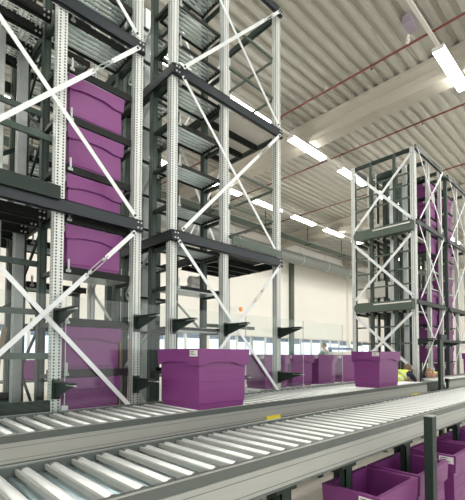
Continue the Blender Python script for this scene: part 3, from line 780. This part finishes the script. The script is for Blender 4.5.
def person(label, loc, rz, hairm, bend=.6, arms='work', top=None, vest=True, turn=0., tilt=0.):
    P_ = thing('person', label, 'person', loc, 'workers')
    P_.rotation_euler.z = rz
    # local frame: facing -y, pelvis at hip height
    hip = Vector((0, .05, .92)); cb_, sb_ = math.cos(bend), math.sin(bend)
    def up(d, fwd=0, side=0): return (side, hip.y - sb_*d - cb_*fwd, hip.z + cb_*d - sb_*fwd)
    spine = [(tuple(hip), (.15, .11)), (up(.16), (.13, .10)), (up(.32), (.15, .11)), (up(.46), (.13, .09)), (up(.54), (.055, .055)), (up(.60), (.052, .052))]
    arm = {}
    chains = [spine]; sleeves = []
    for s in (-1, 1):
        sh = up(.47, 0, s*.18)
        if arms == 'work': el = (s*.24, sh[1]-.16, sh[2]-.22); wr = (s*.13, el[1]-.22, el[2]+.02)
        else: el = (s*.25, sh[1]-.10, sh[2]-.25); wr = (s*.06, el[1]-.10, sh[2]+.02) if s > 0 else (s*.12, el[1]-.22, el[2]+.04)
        chains.append([(up(.46), (.13, .09)), (sh, .060), (el, .042), (wr, .028)])
        sleeves.append([(up(.46), (.13, .09)), (sh, .066), (el, .050)])
        arm[s] = (Vector(el), Vector(wr))
        chains.append([(tuple(hip), (.15, .11)), (s and (s*.10, .05, .84), .092), ((s*.11, .02, .48), .062), ((s*.115, .06, .10), .042), ((s*.12, .05, .05), .04), ((s*.13, -.12, .035), .032)])
    me = skin_body(chains, 1)
    bm = bmesh.new(); bm.from_mesh(me)
    # hands: palm, four fingers of different length and a thumb off its side
    def blob(bm, p, q, r1, r2, n=7):
        d = (q-p); L = d.length; d.normalize(); a = d.orthogonal().normalized(); c = d.cross(a)
        vs = []
        for t, r in ((-.15*r1/L, r1*.5), (0, r1), (.5, (r1+r2)/2), (.93, r2), (1.05, r2*.45)):
            vs.append([bm.verts.new(p+d*(L*t)+a*(r*math.cos(2*math.pi*i/n))+c*(r*math.sin(2*math.pi*i/n))) for i in range(n)])
        for a1, b1 in zip(vs, vs[1:]):
            for i in range(n): bm.faces.new([a1[i], a1[(i+1) % n], b1[(i+1) % n], b1[i]])
        bm.faces.new(vs[0][::-1]); bm.faces.new(vs[-1])
    for s, (el, wr) in arm.items():
        d = (wr-el).normalized(); side = Vector((1, 0, 0)); side = (side-d*side.dot(d)).normalized(); nrm = d.cross(side)
        if nrm.z > 0: nrm = -nrm
        blob(bm, wr, wr+d*.085, .026, .034)
        for i, (L, o_) in enumerate(((.062, -.030), (.074, -.010), (.070, .011), (.054, .030))):
            a = wr+d*.085+side*o_; m1 = a+(d+nrm*.35).normalized()*L*.55; e = m1+(d*.6+nrm*.9).normalized()*L*.5
            blob(bm, a, m1, .0095, .0085, 6); blob(bm, m1, e, .0085, .007, 6)
        a = wr+d*.03-side*(s*.028); m1 = a+(d*.6-side*s*.8+nrm*.2).normalized()*.04; blob(bm, a, m1, .012, .010, 6); blob(bm, m1, m1+(d+nrm*.4).normalized()*.03, .010, .008, 6)
    hb = head_mesh(); hm_ = bpy.data.meshes.new('h'); hb.to_mesh(hm_); hb.free()
    hc = Vector(up(.68, .02)); HM = Matrix.Translation(hc) @ Matrix.Rotation(turn, 4, 'Z') @ Matrix.Rotation(tilt, 4, 'X')
    hm_.transform(HM); bm.from_mesh(hm_); 
    bm.normal_update(); bmesh.ops.recalc_face_normals(bm, faces=bm.faces)
    bme = bpy.data.meshes.new('body'); bm.to_mesh(bme); bm.free(); bme.materials.append(skin)
    for p in bme.polygons: p.use_smooth = True
    def child(name, me, m, par=P_):
        if not me.materials: me.materials.append(m)
        o = bpy.data.objects.new(name, me); COL.objects.link(o); o.parent = par; return o
    body = child('body', bme, skin)
    # hair cap
    bm = bmesh.new(); bmesh.ops.create_uvsphere(bm, u_segments=18, v_segments=12, radius=.108)
    for v in bm.verts: v.co = Vector((v.co.x*.82, v.co.y*1.03+.008, v.co.z*1.17+.006)); v.co *= 1+random.uniform(-.02, .03)
    bmesh.ops.delete(bm, geom=[v for v in bm.verts if (v.co.y < -.02 and v.co.z < .065) or v.co.z < -.05], context='VERTS')
    hh = bpy.data.meshes.new('hair'); bm.to_mesh(hh); bm.free(); hh.transform(HM)
    for p in hh.polygons: p.use_smooth = True
    child('hair', hh, hairm)
    for s in (-1, 1):
        bm = bmesh.new(); bmesh.ops.create_uvsphere(bm, u_segments=8, v_segments=6, radius=.011)
        e = bpy.data.meshes.new('eye'); bm.to_mesh(e); bm.free(); e.transform(HM @ Matrix.Translation((s*.032, -.086, .012))); child('eye', e, eye_m)
    # clothing over the body
    sh_ = skin_body([[(tuple(hip), (.158, .118)), (up(.16), (.142, .112)), (up(.32), (.162, .122)), (up(.46), (.135, .098)), (up(.51), (.07, .07))]] + [[(up(.46), (.135, .098)), c[1], c[2]] for c in sleeves], 1)
    child('shirt', sh_, top or navy)
    if vest:
        v_ = skin_body([[(up(.00), (.170, .130)), (up(.16), (.156, .126)), (up(.32), (.176, .136)), (up(.45), (.150, .112)), (up(.50), (.08, .08))]] + [[(up(.45), (.150, .112)), (up(.46, 0, s*.15), .085)] for s in (-1, 1)], 1)
        vo = child('hi_vis_vest', v_, hivis)
        tp = MB()
        for d_ in (.10, .26):
            n = 24; ring = []
            for w_ in (0, .045):
                for i in range(n):
                    a = 2*math.pi*i/n; ring.append(up(d_+w_, .150*math.sin(a), .192*math.cos(a)))
            b0 = len(tp.v); tp.v += ring
            for i in range(n): j = (i+1) % n; tp.f.append([b0+i, b0+j, b0+n+j, b0+n+i]); tp.sm.append(1)
        me_ = tp.mesh('reflective_band', silver_m); child('reflective_band', me_, silver_m, vo)
    tr_ = skin_body([[(tuple(hip), (.158, .12)), (up(.06), (.15, .115))]] + [[(tuple(hip), (.158, .12)), ((s*.10, .05, .84), .102), ((s*.11, .02, .48), .074), ((s*.115, .06, .12), .058)] for s in (-1, 1)], 1)
    child('trousers', tr_, navy)
    for s in (-1, 1):
        sm_ = skin_body([[((s*.12, .07, .06), .052), ((s*.125, -.02, .045), .048), ((s*.13, -.14, .035), .040)]], 1)
        child('shoe', sm_, black)
    return P_
person('worker with short brown hair in a yellow vest bending behind the right centre crate', (9.45, 4.10, 0), R(80), hair_b, bend=1.05, tilt=.2, turn=.3)
person('sandy-haired bending worker with hand to face, right of the brown-haired one', (10.95, 3.64, 0), R(-88), hair_g, bend=1.2, arms='face', tilt=.3)
person('distant worker with dark hair in a pale top standing beyond the row of crates', (12.9, 8.3, .34), R(180), hair_b, bend=.1, top=teal_c, vest=False)
